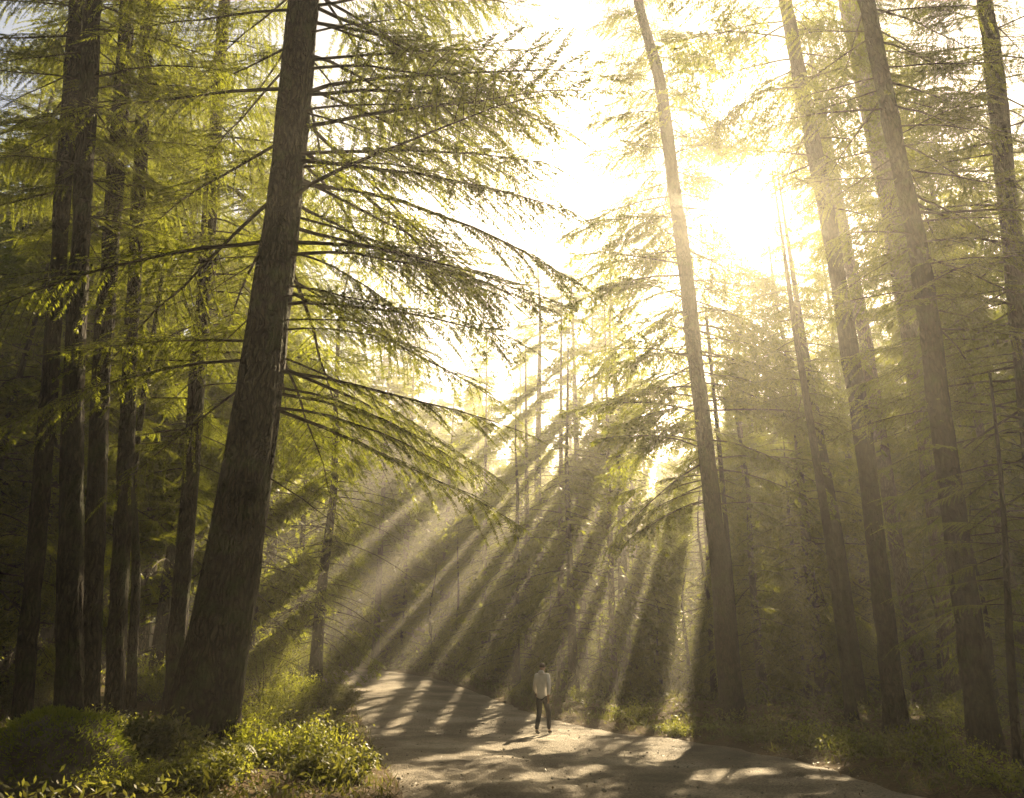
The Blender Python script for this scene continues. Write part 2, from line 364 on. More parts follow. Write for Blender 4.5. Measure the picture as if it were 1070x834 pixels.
# ------------------------------------------------------------------ conifer branches
def leaf_quads(base, dirs, side, length, width):
    """rhombic leaves: base (n,3), dirs unit, side unit"""
    mid = base + dirs * (length * 0.5)[:, None]
    V = np.stack([base, mid + side * (width * .5)[:, None], base + dirs * length[:, None], mid - side * (width * .5)[:, None]], 1)
    return V
def unit(v): return v / (np.linalg.norm(v, axis=-1, keepdims=True) + 1e-9)
def branch_proto(L, g, leaf_l, leaf_w, twig_sp, leaf_sp, rise, droop, t0=0.22, twig_f=0.30, hang=0.35):
    wood = Acc(); leaves = []
    t = np.linspace(0, 1, 9)
    wig = g.normal(0, 0.02, 9).cumsum() * L * 0.35
    wz = g.normal(0, 0.012, 9).cumsum() * L * 0.3
    ax = np.stack([L * t * (1 - .08 * droop * t), wig, L * (rise * t - droop * t * t) + wz], 1); ax[0] = 0
    r0 = 0.007 * L + 0.005
    V, Fq = tube(ax, r0 * (1 - .88 * t), 5); wood.add(V, Fq)
    def P(u): return np.stack([np.interp(u, t, ax[:, k]) for k in range(3)], -1)
    n = max(3, int(L * (1 - t0) / twig_sp))
    for i in range(n + 1):
        u = t0 + (1 - t0) * (i + g.uniform(-.3, .3)) / n; u = min(max(u, 0.03), 1.0)
        sgn = 1 if i % 2 else -1
        tl = L * twig_f * (0.35 + 0.65 * math.sin(math.pi * min(1, (u - t0) / (1 - t0) * 0.72 + 0.24))) * g.uniform(.6, 1.15)
        if i == n: sgn, tl = 0, L * .14
        if g.random() < .08: continue
        p0 = P(u); fw = unit(P(min(1, u + .05)) - P(max(0, u - .05)))
        ang = g.uniform(.75, 1.1) if sgn else 0
        sd = np.array([-fw[1], fw[0], 0])
        d = fw * math.cos(ang) + sd * sgn * math.sin(ang)
        k = 5; q = np.linspace(0, 1, k)
        tp = p0 + d * (tl * q)[:, None]; tp[:, 2] -= hang * tl * (q ** 1.7) * g.uniform(.5, 1.5)
        V, Fq = tube(tp, (0.0035 + 0.004 * tl) * (1 - .75 * q), 3); wood.add(V, Fq)
        m = max(3, int(tl / leaf_sp))
        for side_s in (-1, 1):
            uu = (np.arange(m) + g.uniform(0, 1, m)) / m
            b = np.stack([np.interp(uu, q, tp[:, c]) for c in range(3)], -1)
            tw = unit(tp[-1] - tp[0]); sp = unit(np.cross(tw, [0, 0, 1.0]))
            dd = unit(tw * g.uniform(.45, .9, m)[:, None] + sp * (side_s * g.uniform(.4, 1, m))[:, None] + np.array([0, 0, -1.0]) * g.uniform(-.1, .55, m)[:, None])
            sv = unit(np.cross(dd, unit(np.array([0, 0, 1.0]) + g.normal(0, .45, (m, 3)))))
            ln = leaf_l * g.uniform(.6, 1.25, m) * (1 - .45 * uu)
            leaves.append(leaf_quads(b, dd, sv, ln, leaf_w * g.uniform(.7, 1.2, m)))
    WV, WF = wood.get()
    return np.concatenate(leaves), WV, WF
PR = {}
g0 = np.random.default_rng(5)
PR['near'] = [branch_proto(4.6, g0, .10, .024, .085, .022, r, d, t0, .27, .32) for r, d, t0 in ((.05, .20, .16), (-.1, .12, .25), (.12, .28, .15), (-.05, .22, .3), (.0, .1, .2), (-.18, .08, .34))]
PR['mid'] = [branch_proto(4.0, g0, .19, .06, .13, .045, r, d, t0, .33, .45) for r, d, t0 in ((.05, .3, .15), (-.12, .2, .22), (.1, .4, .15), (-.05, .3, .2), (.02, .2, .2))]
PR['far'] = [branch_proto(3.4, g0, .38, .17, .2, .105, r, d, t0, .36, .45) for r, d, t0 in ((.08, .35, .08), (-.1, .25, .1), (.0, .3, .1), (.1, .25, .12))]
PR['bare'] = [branch_proto(3.6, g0, .10, .02, .45, .3, r, d, .25, .3, .25) for r, d in ((-.15, .15), (-.05, .3), (-.3, .1), (.05, .3))]

def rotz(a):
    c, s_ = math.cos(a), math.sin(a); return np.array([[c, -s_, 0], [s_, c, 0], [0, 0, 1.0]])
def roty(a):
    c, s_ = math.cos(a), math.sin(a); return np.array([[c, 0, s_], [0, 1.0, 0], [-s_, 0, c]])
def rotx(a):
    c, s_ = math.cos(a), math.sin(a); return np.array([[1.0, 0, 0], [0, c, -s_], [0, s_, c]])

def trunk_mesh(P, rad, g, sides=28, step=0.35, flare=0.32, ridges=0.05, zb=0.0):
    """tapered trunk along P with bark furrows and root flare"""
    P = np.asarray(P, float); rad = np.asarray(rad, float)
    seg = np.linalg.norm(np.diff(P, axis=0), axis=1); sl = np.concatenate([[0], np.cumsum(seg)])
    n = max(8, int(sl[-1] / step)); u = sl[-1] * (np.linspace(0, 1, n) ** 1.25)
    Q = np.stack([np.interp(u, sl, P[:, c]) for c in range(3)], 1); r = np.interp(u, sl, rad)
    for _ in range(3):
        Q[1:-1] = .25 * Q[:-2] + .5 * Q[1:-1] + .25 * Q[2:]
    r = r * (1 + flare * np.exp(-np.maximum(0, Q[:, 2] - zb) / (0.55 + .8 * rad[0])))
    V, Fq = tube(Q, r, sides)
    V = V.reshape(n, sides, 3); C = Q[:, None, :]
    th = np.arange(sides) / sides * 2 * math.pi
    ph = g.uniform(0, 6.28, 8)
    a = np.zeros((n, sides))
    lob = np.exp(-np.maximum(0, Q[:, 2] - zb) / .8)[:, None]
    for k, amp in ((3, .05), (5, .04)): a += amp * np.sin(k * th + ph[k % 8] + .12 * k * u[:, None] * .3)
    a += lob * .14 * np.sin(5 * th + ph[0]) + lob * .1 * np.sin(3 * th + ph[1])
    if sides >= 20:                                  # furrowed bark: ridges that run up the bole and fork
        ct, st = np.cos(th)[None, :] * r[:, None], np.sin(th)[None, :] * r[:, None]; zz = Q[:, 2][:, None]
        dep = .028 / np.maximum(r[:, None], .08)
        a += dep * (vnoise(ct + .10 * np.sin(zz * .9), st + .08 * np.sin(zz * 1.3 + 1), .055, 3) + .6 * vnoise(ct + .03 * zz, st - .02 * zz, .028, 6))
        a += g.normal(0, .006, (n, sides))
    V = C + (V - C) * (1 + a)[..., None]
    return V.reshape(-1, 3), Fq

TREES = []; NLEAF = 0
def make_tree(name, label, cat, path, rad, lod, h0, h1, nb, blen, seed, group=None, leafmat=None, bark=None, bias=None, bare=0, up=0.0, gap=None, thin=1.0, sides=56, droop=0.0, clear=False):
    """path: world points from base to top; branches leave the trunk between heights h0 and h1 (above base)"""
    g = np.random.default_rng(seed)
    path = np.asarray(path, float); base = path[0].copy(); zb = gz(base[0], base[1])
    P = path.copy(); P[0, 2] = min(P[0, 2], zb) - 0.35
    root = empty(name, (base[0], base[1], zb)); tag(root, label, cat, group)
    O = (base[0], base[1], zb)
    V, Fq = trunk_mesh(P, rad, g, sides=sides, zb=zb)
    mesh_obj('trunk', V, Fq, bark or M_BARK, root, smooth=True, origin=O)
    zs = P[:, 2] - zb; H = zs[-1]
    lv, wood, axis_f = [], Acc(), []
    def put(pr, h, az, L, tilt):
        pl, wv, wf = pr
        Lp = np.max(wv[:, 0]); s_ = L / Lp
        M = rotz(az) @ roty(tilt) @ rotx(g.normal(0, .18)) * s_
        o = np.array([np.interp(h, zs, P[:, c]) for c in range(3)])
        C1 = (pl[:, 0] @ M.T + o)
        if clear and lod == 'near' and open_air(C1).mean() > (.45 if h > 8 else .25): return np.zeros((0, 4, 3))   # a bough that would only be a bare pole
        W = wv @ M.T + o; axis_f.append(np.arange(len(wf)) < 40); wood.add(W, wf)
        C0 = pl[:, 0]; sd = g.uniform(0, 50)         # boughs are clumpy, with bare stretches
        keep = vnoise(C0[:, 0] + sd, C0[:, 1] * 1.3 - sd, .55 if lod != 'far' else .9, 3) + g.normal(0, .18, len(C0)) > (g.uniform(-.8, -.25) if clear and lod == 'near' else g.uniform(-.95, -.45))
        X = pl[keep].reshape(-1, 3) @ M.T + o
        return X.reshape(-1, 4, 3)
    for i in range(nb):
        q = (i + g.uniform(0, 1)) / nb
        h = h0 + (h1 - h0) * q
        az = i * 2.399 + g.uniform(-.5, .5)
        if bias is not None and g.random() < bias[1]: az = bias[0] + g.normal(0, bias[2])
        if clear:                                    # few boughs grow in front of the bole
            da = (az + math.pi / 2 + math.pi) % (2 * math.pi) - math.pi
            if abs(da) < 1.0: az += (1.0 if da >= 0 else -1.0) * g.uniform(.7, 1.3)
        rel = (h - h0) / max(.1, h1 - h0)
        L = blen * (1.0 - .82 * rel ** 1.3) * g.uniform(.6, 1.2)
        if rel < .12: L *= .75
        ly = project((base[0], base[1], zb + h))[1]
        kind = {'near': 'mid', 'mid': 'far'}.get(lod, lod) if ly < -260 else lod      # boughs far overhead are simpler
        lv.append(put(PR[kind][g.integers(len(PR[kind]))], h, az, L, droop - up * rel + g.normal(0, .17 if clear else .1)))
    for i in range(bare):
        h = g.uniform(max(1.6, h0 * .6), h0 + (h1 - h0) * .5)
        x = put(PR['bare'][g.integers(4)], h, g.uniform(0, 6.28), blen * g.uniform(.12, .36), g.uniform(-.1, .35))
        if g.random() < .6: lv.append(x)
    WV, WF = wood.get(); WF = WF[~open_air(WV[WF].mean(1)) | (np.concatenate(axis_f) & (lod != 'far'))]
    X = np.concatenate(lv) if lv else np.zeros((0, 4, 3)); C = X.mean(1); k = ~open_air(C)
    if thin < 1: k &= g.random(len(C)) < thin
    X = X[k]
    o = mesh_obj('crown', np.concatenate([WV, X.reshape(-1, 3)]), np.concatenate([WF, np.arange(len(X) * 4).reshape(-1, 4) + len(WV)]), M_TWIG, root, origin=O)
    o.data.materials.append(leafmat or M_NEEDLE)
    o.data.polygons.foreach_set('material_index', np.concatenate([np.zeros(len(WF), np.int32), np.ones(len(X), np.int32)]))
    global NLEAF; NLEAF += len(X)
    TREES.append((base[0], base[1]))
    return root

def trunk_from_pixels(pts, Y, H, Ylean=0.0):
    """pts: (px, py, width px) from base upwards in the plane at distance Y -> path, radii; extended up to height H"""
    P, r = [], []
    for i, (px, py, w) in enumerate(pts):
        p = at(px, py, Y); dep = (p - CAM) @ np.array([0, CP, SP])
        P.append(p); wide = pts[0][2] > 70; r.append(w * (.385 if wide else (.29 if pts[0][0] > 700 else .32)) * dep / F_PX)
    P = np.array(P); d = P[-1] - P[-2]; d /= d[2]
    d = d * .6; d[2] = 1
    top = H - P[-1][2]
    if top > 1:
        n = max(2, int(top / 4)); z0 = P[-1].copy(); rr = r[-1]
        for k in range(1, n + 1):
            P = np.vstack([P, z0 + d * top * k / n]); r.append(max(.025, rr * (1 - .93 * k / n)))
    return P, r

# --- the trees one can tell apart: pixels of base ... up, distance, total height
def px_tree(name, label, pts, Y, H, **kw):
    P, r = trunk_from_pixels(pts, Y, H)
    return make_tree(name, label, 'tree', P, r, clear=True, **kw)

LG = 'dark slim trunks at the left edge'
px_tree('conifer_tree', 'massive leaning conifer with swollen curved base, beside the lit shrubs', [(203, 792, 84), (238, 620, 76), (268, 430, 60), (297, 215, 44), (318, 0, 38)], 13.0, 30,
        lod='near', h0=5.3, h1=29, nb=165, blen=6.4, seed=21, bias=(R(-8), .45, .7), bare=14, droop=.1, thin=.88, sides=120)
px_tree('conifer_tree', 'leftmost dark slim trunk, a narrow gap away from its neighbour', [(24, 768, 27), (50, 420, 24), (80, 0, 22)], 14.5, 27, lod='near', h0=9.5, h1=26.5, nb=74, blen=4.0, seed=22, group=LG, bare=16)
px_tree('conifer_tree', 'stout dark trunk, second from left edge, rising behind the mossy boulder', [(77, 775, 40), (76, 420, 30), (97, 0, 24)], 13.6, 28, lod='near', h0=9.5, h1=27.5, nb=74, blen=3.7, seed=23, group=LG, bare=14)
px_tree('conifer_tree', 'dark straight trunk almost touching the stout trunk on its left', [(98, 752, 30), (104, 420, 27), (133, 0, 22)], 15.2, 28, lod='near', h0=10, h1=27.5, nb=68, blen=3.7, seed=24, group=LG, bare=12)
px_tree('conifer_tree', 'dark trunk with thin lit edge, rightmost of the tight left cluster', [(123, 750, 28), (134, 420, 22), (155, 0, 17)], 16.0, 26, lod='near', h0=10, h1=25.5, nb=68, blen=3.7, seed=25, group=LG, bare=12)
px_tree('young_tree', 'thin crooked sapling between the dark cluster and the slender conifer', [(141, 735, 17), (143, 600, 14), (138, 500, 11), (152, 400, 9), (170, 285, 5)], 17.5, 9.2, lod='near', h0=2.5, h1=9, nb=30, blen=1.7, seed=26, leafmat=M_YOUNG, bare=3, sides=12)
px_tree('conifer_tree', 'slender dark conifer standing just left of the massive leaning conifer', [(186, 715, 26), (205, 420, 24), (231, 50, 18), (234, 0, 17)], 17.0, 26, lod='near', h0=5.5, h1=25.5, nb=102, blen=4.4, seed=27, bare=16)
px_tree('conifer_tree', 'tall glowing conifer with bent top, left of the sun, rooted at road edge', [(766, 757, 40), (752, 600, 32), (735, 450, 27), (713, 260, 24), (690, 85, 19), (668, 5, 15), (654, -60, 13)], 26.5, 33,
        lod='mid', h0=6.5, h1=32, nb=200, blen=5.6, seed=28, bare=12)
px_tree('young_tree', 'thin sapling pressed close beside the bent-top conifer', [(775, 745, 10), (765, 620, 9), (752, 470, 8), (738, 330, 5)], 28, 14.5, lod='mid', h0=7, h1=14, nb=23, blen=1.5, seed=29, sides=10)
px_tree('conifer_tree', 'tall bare straight trunk crossing just right of the sun glare', [(940, 790, 34), (906, 480, 31), (868, 240, 27), (818, -10, 21)], 19.5, 33, lod='mid', h0=13.5, h1=32, nb=80, thin=.75, blen=4.8, seed=30, bare=14)
px_tree('conifer_tree', 'thick dark mossy trunk leaning inward, in front of a pale wide trunk', [(1034, 826, 46), (1000, 560, 40), (962, 270, 31), (903, -10, 25)], 15.5, 31, lod='near', h0=8, h1=30, nb=102, blen=4.8, seed=31, bias=(R(10), .35, .6), bare=16, sides=80)
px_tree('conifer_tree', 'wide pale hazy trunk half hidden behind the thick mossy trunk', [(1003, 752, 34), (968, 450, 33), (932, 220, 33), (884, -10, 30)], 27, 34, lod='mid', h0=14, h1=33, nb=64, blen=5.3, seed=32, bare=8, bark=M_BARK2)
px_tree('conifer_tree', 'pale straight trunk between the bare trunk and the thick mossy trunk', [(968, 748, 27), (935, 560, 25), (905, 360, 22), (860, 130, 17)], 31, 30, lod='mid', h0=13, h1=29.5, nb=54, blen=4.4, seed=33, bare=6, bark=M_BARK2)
px_tree('conifer_tree', 'slim left trunk of a close pair right of the bushy young conifers', [(893, 770, 20), (866, 560, 16), (832, 350, 11)], 24, 18, lod='mid', h0=8.5, h1=17.5, nb=44, blen=2.4, seed=34, bare=10, sides=16)
px_tree('conifer_tree', 'slim right trunk of a close pair, lit along one edge', [(902, 745, 20), (876, 560, 17), (850, 420, 14), (835, 330, 11)], 29, 22, lod='mid', h0=9, h1=21.5, nb=51, blen=2.9, seed=35, bare=6, sides=16)
px_tree('conifer_tree', 'heavy branched conifer at the right edge with its foot out of view', [(1122, 850, 44), (1090, 560, 40), (1066, 330, 36), (1038, 60, 28)], 16.5, 29, lod='near', h0=2.8, h1=28.5, nb=153, blen=4.8, seed=36, bias=(R(185), .6, .7), bare=8, sides=36)
px_tree('young_tree', 'crooked dark sapling with stubby arms at the lower right edge', [(1063, 812, 15), (1056, 690, 14), (1050, 545, 9), (1042, 450, 6)], 13.5, 6.6, lod='near', h0=2.4, h1=6.4, nb=27, blen=1.8, seed=37, bare=8, sides=12)

UNDER = [(12, 21, 28, 4.8, 'tall understorey conifer directly behind the two leftmost trunks'), (565, 52, 30, 5.4, 'tall spreading conifer filling the bright gap above the walker'), (360, 40, 27, 5.0, 'tall spreading conifer beyond the bank, above the misty bend'), (-75, 25, 24, 4.6, 'tall understorey conifer cut by the left edge of the photo'), (70, 40, 29, 5.0, 'tallest understorey conifer, deep between the left trunks'),
         (600, 37, 17, 4.6, 'spreading conifer rising behind the walker, left of the bent-top conifer'), (655, 41, 23.5, 5.0, 'spreading taller conifer close left of the bent-top conifer'), (858, 33, 21, 4.6, 'spreading conifer between the slim pair and the bare straight trunk'), (752, 44, 22, 5.0, 'spreading conifer straight below the sun glare'), (915, 40, 25, 5.0, 'spreading conifer seen past the right side of the bare straight trunk'), (540, 44, 16, 4.4, 'spreading conifer above the far verge, left of the walker'),
         (-40, 19, 13, 3.4, 'understorey conifer at the left edge behind the leftmost trunk'), (45, 24, 16, 3.6, 'understorey conifer showing between the two leftmost trunks'),
         (165, 23, 17, 3.6, 'sunlit understorey conifer behind the thin crooked sapling'), (255, 27, 19, 3.8, 'understorey conifer between slender and massive conifers'),
         (330, 30, 18, 4.0, 'understorey conifer right of the massive conifer, above the bank'), (100, 30, 22, 4.2, 'tall understorey conifer behind the tight left cluster'),
         (400, 38, 15, 4.0, 'understorey conifer left of the misty road bend'), (20, 34, 24, 4.4, 'tall understorey conifer far behind the leftmost trunk')]
# bushy young conifers right of the bent-top tree
YG = 'bushy young conifers behind the right verge'
def young(px, Y, H, blen, seed, label, lod='mid', nb=70, group=YG, mat=M_YOUNG, h0=.6, droop=.1):
    p = at(px, 700, Y)
    for dx in (0, .6, -.6, 1.2, -1.2, 1.8, -1.8, 2.5, -2.5, 3.2, -3.2, 4, -4, 5, -5, 6, -6, 7, -7):   # keep off the road
        if road_dist([p[0] + dx], [Y])[0][0] > 1.0: p[0] += dx; break
    z = gz(p[0], Y); g = np.random.default_rng(seed)
    n = 6; P = np.array([(p[0] + g.normal(0, .05) * k, Y, z + H * k / (n - 1)) for k in range(n)])
    rb = .011 * H + .03
    return make_tree('young_conifer', label, 'tree', P, [rb * (1 - .93 * k / (n - 1)) for k in range(n)], lod, h0, H * .985, nb, blen, seed, group=group, leafmat=mat, sides=12, up=.25, droop=droop)
young(795, 31, 13.5, 2.9, 51, 'tallest bushy young conifer, right of the bent-top conifer', nb=100)
young(842, 34, 11.5, 2.4, 52, 'bushy young conifer behind the close pair of slim trunks', nb=80)
young(745, 36, 9.5, 2.4, 53, 'young conifer showing behind the foot of the bent-top conifer', nb=70)
young(925, 36, 8.0, 2.4, 54, 'low young conifer behind the bare straight trunk', nb=60)
young(985, 30, 5.5, 2.0, 55, 'small young conifer behind the pale wide trunk', nb=44)
young(1035, 24, 6.5, 2.0, 56, 'young conifer behind the crooked sapling at the right edge', nb=50)

UL = 'leafy understorey conifers behind the left trunks'
for k, (px, Y, H, bl, lab) in enumerate(UNDER):
    young(px, Y, H, bl, 80 + k, lab, nb=int(H * 9), group=UL if px < 350 else 'spreading conifers beyond the road', mat=M_YOUNG if k % 3 else M_NEEDLE, h0=1.0)
BK = 'small conifers along the far side of the road bend'
for k, (px, Y, H, lab) in enumerate([(300, 44, 6, 'small conifer on the bank above the misty bend'), (345, 62, 8, 'small conifer where the road leaves the view'), (385, 66, 9, 'small hazy conifer straight beyond the misty bend'), (418, 60, 7, 'small conifer on the outer side of the misty bend'),
        (450, 52, 6.5, 'small conifer over the middle of the far verge'), (478, 58, 9, 'taller small conifer over the middle of the far verge'), (508, 48, 5.5, 'small conifer just left of the walker on the verge'), (537, 52, 8, 'small conifer close behind the walker, left side'),
        (573, 46, 6, 'small conifer right behind the walker'), (603, 52, 9, 'small conifer behind the walker, right side'), (628, 42, 5.5, 'small conifer midway between walker and bent-top conifer'), (660, 47, 8, 'small conifer left of the bent-top conifer trunk'),
        (690, 39, 5, 'small conifer at the foot of the last light shaft'), (720, 44, 8, 'small conifer touching the left edge of the bent-top trunk')]):
    young(px, Y, H, 1.2 + .2 * H, 120 + k, lab, lod='far', nb=int(H * 9), group=BK, h0=.3)
# ------------------------------------------------------------------ far forest: single trees
def ok_place(x, y, dmin):
    d, _ = road_dist([x], [y])
    if d[0] < 1.6: return False
    h2 = math.hypot(SUN[0], SUN[1])
    for P, r in BEAMS[:4]:                           # no bole stands in the gaps that light the road
        t = ((x - P[0]) * SUN[0] + (y - P[1]) * SUN[1]) / h2
        if 0 < t < 45 and abs((x - P[0]) * SUN[1] - (y - P[1]) * SUN[0]) / h2 < r: return False
    return all((x - a) ** 2 + (y - b) ** 2 > dmin ** 2 for a, b in TREES)
FAR = []
def top_limit(px):
    """screen height the treetops of the far forest reach, in pixels"""
    xs = [-200, 250, 420, 500, 560, 640, 700, 760, 830, 880, 960, 1010, 1300]
    ys = [-150, 100, 250, 280, 310, 260, 230, 370, 330, 400, 330, 0, -150]
    return np.interp(px, xs, ys)
def far_tree(px, Y, seed, wide=1.0, dead=False, label='', lod='far', group='dim trees behind the road bend'):
    g = np.random.default_rng(seed)
    p = at(px, 690, Y); x = p[0]; z = gz(x, Y)
    ty = top_limit(px) + g.uniform(-40, 70)
    H = min(at(px, ty, Y)[2] - z, g.uniform(24, 33)); H = max(H, 7)
    n = 7; lean = g.normal(0, .012)
    P = np.array([(x + lean * H * k / (n - 1), Y, z + H * k / (n - 1)) for k in range(n)])
    rb = (.0075 * H + .06) * g.uniform(.8, 1.3)
    h0 = H * g.uniform(.06, .24); nb = int((H - h0) * 5.0)
    make_tree('forest_conifer', label, 'tree', P, [rb * (1 - .92 * k / (n - 1)) for k in range(n)], lod, h0, H * .985, nb, (1.9 + .11 * H) * wide, seed,
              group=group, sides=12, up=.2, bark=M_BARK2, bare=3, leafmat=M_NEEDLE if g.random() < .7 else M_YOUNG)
    FAR.append(x)
spots = []
g = np.random.default_rng(77)
tries = 0
fixed = [(552, 46), (585, 42), (640, 38), (682, 40), (610, 50), (392, 60), (350, 66), (660, 52), (705, 46)]
cand = [c for c in fixed if ok_place(at(c[0], 690, c[1])[0], c[1], .5)]
while len(cand) < 128 and tries < 5000:
    tries += 1
    Y = 24 + 62 * g.random() ** .8; px = g.uniform(-120, 1190)
    if Y < 36 and 250 < px < 900: continue
    if Y < 30 and px > 700: continue
    if Y < 58 and 425 < px < 620: continue
    x = at(px, 690, Y)[0]
    if not ok_place(x, Y, 2.2): continue
    if any((x - at(a, 690, b)[0]) ** 2 + (Y - b) ** 2 < 3.2 ** 2 for a, b in cand): continue
    cand.append((px, Y))
cand.sort(key=lambda c: c[0])
WHERE = [(0, 'just outside the left edge'), (60, 'behind the leftmost dark trunk'), (120, 'behind the stout and straight dark trunks'), (190, 'behind the crooked sapling'), (260, 'between the slender and the massive conifer'),
         (340, 'above the bank beside the massive conifer'), (430, 'where the road fades into mist'), (520, 'beyond the verge, one pace left of the walker'), (600, 'directly behind the walker'), (690, 'between the walker and bent-top conifer'),
         (800, 'behind the bent-top conifer'), (900, 'behind the close pair of slim trunks'), (980, 'behind the bare straight trunk'), (1075, 'behind the thick mossy trunk'), (9999, 'just outside the right edge')]
RANK = ['first', 'second', 'third', 'fourth', 'fifth', 'sixth', 'seventh', 'eighth', 'ninth', 'tenth', 'eleventh', 'twelfth', 'thirteenth', 'fourteenth', 'fifteenth', 'sixteenth', 'seventeenth', 'eighteenth']
WORD = ['slim', 'pale', 'straight', 'hazy', 'shaggy']
lo = -9999
for hi, phrase in WHERE:
    row = sorted([c for c in cand if lo <= c[0] < hi], key=lambda c: c[1])
    for q, (px, Y) in enumerate(row):
        far_tree(px, Y, 300 + cand.index((px, Y)), label='hazy conifer %s, %s in depth there' % (phrase, RANK[min(q, 17)]))
    lo = hi

# the wood beyond, one mass
def far_wood():
    g = np.random.default_rng(9)
    X = []; W = Acc()
    for k in range(150):
        Y = g.uniform(88, 135); x = g.uniform(-.85, .85) * Y
        px, _ = project((x, Y, 10)); z = gz(x, Y)
        H = min(at(px, top_limit(px) + g.uniform(0, 80), Y)[2] - z, g.uniform(22, 32))
        if H < 8: H = 8
        V, Fq = tube(np.array([(x, Y, z - .3), (x, Y, z + H * .5), (x, Y, z + H)]), [.3, .18, .02], 6); W.add(V, Fq)
        n = int(H * 60)
        q = g.uniform(.08, 1, n); rad = (1 - q) * H * .17 + .3
        a = g.uniform(0, 6.28, n); rr = rad * np.sqrt(g.uniform(.05, 1, n))
        C = np.stack([x + rr * np.cos(a), Y + rr * np.sin(a), z + q * H - rr * .35], 1)
        d = unit(np.stack([np.cos(a), np.sin(a), -g.uniform(.1, .8, n)], 1))
        sv = unit(np.cross(d, g.normal(0, 1, (n, 3))))
        X.append(leaf_quads(C, d, sv, g.uniform(.5, 1.3, n), g.uniform(.25, .6, n)))
    X = np.concatenate(X); X = X[~open_air(X.mean(1))]
    o = mesh_obj('far_forest', X.reshape(-1, 3), np.arange(len(X) * 4).reshape(-1, 4), M_NEEDLE)
    tag(o, 'distant hazy mass of conifer tops beyond the road bend', 'forest', kind='stuff')
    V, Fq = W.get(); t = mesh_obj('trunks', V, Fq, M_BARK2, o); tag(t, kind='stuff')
far_wood()

def shade_wood():
    """out-of-frame wood added beside and behind the camera to block open sky light"""
    g = np.random.default_rng(19); X = []; W = Acc(); pts = []
    while len(pts) < 85:
        a = R(g.uniform(52, 308)); r_ = g.uniform(8, 34); x, y = r_ * math.sin(a), r_ * math.cos(a)
        if -4.5 < x < 9.5 and y < 6: continue
        if any((x - p) ** 2 + (y - q) ** 2 < 7 for p, q in pts): continue
        pts.append((x, y))
    for x, y in pts:
        z = gz(x, y); H = g.uniform(22, 31)
        V, Fq = tube(np.array([(x, y, z - .3), (x, y, z + H * .5), (x, y, z + H)]), [.36, .2, .02], 12); W.add(V, Fq)
        n = int(H * 150); q = g.uniform(.08, 1, n); rad = (1 - q) * H * .2 + .5
        a = g.uniform(0, 6.28, n); rr = rad * np.sqrt(g.uniform(.03, 1, n))
        C = np.stack([x + rr * np.cos(a), y + rr * np.sin(a), z + q * H - rr * .35], 1)
        d = unit(np.stack([np.cos(a), np.sin(a), -g.uniform(.1, .8, n)], 1)); sv = unit(np.cross(d, np.array([0, 0, 1.0]) + g.normal(0, .4, (n, 3))))
        X.append(leaf_quads(C, d, sv, g.uniform(.5, 1.2, n), g.uniform(.25, .5, n)))
    X = np.concatenate(X); X = X[~open_air(X.mean(1))]
    o = mesh_obj('added_shade_forest', X.reshape(-1, 3), np.arange(len(X) * 4).reshape(-1, 4), M_NEEDLE)  # out-of-frame crowns, added so less sky light fills the trunk fronts
    tag(o, 'out-of-frame conifer wood around the camera, added to block sky light', 'forest', kind='stuff')
    V, Fq = W.get(); tag(mesh_obj('trunks', V, Fq, M_BARK, o, smooth=True), kind='stuff')
shade_wood()

# ------------------------------------------------------------------ undergrowth
def shrub(name, label, cat, x, y, Rr, H, nst, nleaf, ll, lw, seed, mat=M_BROAD, group=None):
    g = np.random.default_rng(seed); z = gz(x, y); O = (x, y, z)
    root = empty(name, O); tag(root, label, cat, group)
    W = Acc(); X = []
    for k in range(nst):
        a = g.uniform(0, 6.28); sp = g.uniform(.15, 1) * Rr; h = H * g.uniform(.55, 1.1) * (1 - .35 * (sp / Rr) ** 2)
        q = np.linspace(0, 1, 6)
        st = np.stack([x + .15 * Rr * math.cos(a) + math.cos(a) * sp * q ** 1.4, y + .15 * Rr * math.sin(a) + math.sin(a) * sp * q ** 1.4, z - .08 + h * (q - .18 * q * q * q)], 1)
        st[1:] += g.normal(0, .025, (5, 3))
        V, Fq = tube(st, (.006 + .004 * H) * (1 - .8 * q), 4); W.add(V, Fq)
        u = g.uniform(.25, 1, nleaf) ** .8
        b = np.stack([np.interp(u, q, st[:, c]) for c in range(3)], 1) + g.normal(0, .10 * Rr + .02, (nleaf, 3)) * np.array([1, 1, .7])
        d = unit(g.normal(0, 1, (nleaf, 3)) + np.array([0, 0, -.1]))
        nrm = unit(np.array([0, 0, 1.0]) + g.normal(0, .6, (nleaf, 3)))
        sv = unit(np.cross(d, nrm))
        X.append(leaf_quads(b, d, sv, ll * g.uniform(.6, 1.3, nleaf), lw * g.uniform(.7, 1.2, nleaf)))
    V, Fq = W.get(); mesh_obj('stems', V, Fq, M_TWIG, root, smooth=True, origin=O)
    X = np.concatenate(X); X = X[X.mean(1)[:, 2] > z - .05]
    mesh_obj('foliage', X.reshape(-1, 3), np.arange(len(X) * 4).reshape(-1, 4), mat, root, origin=O)
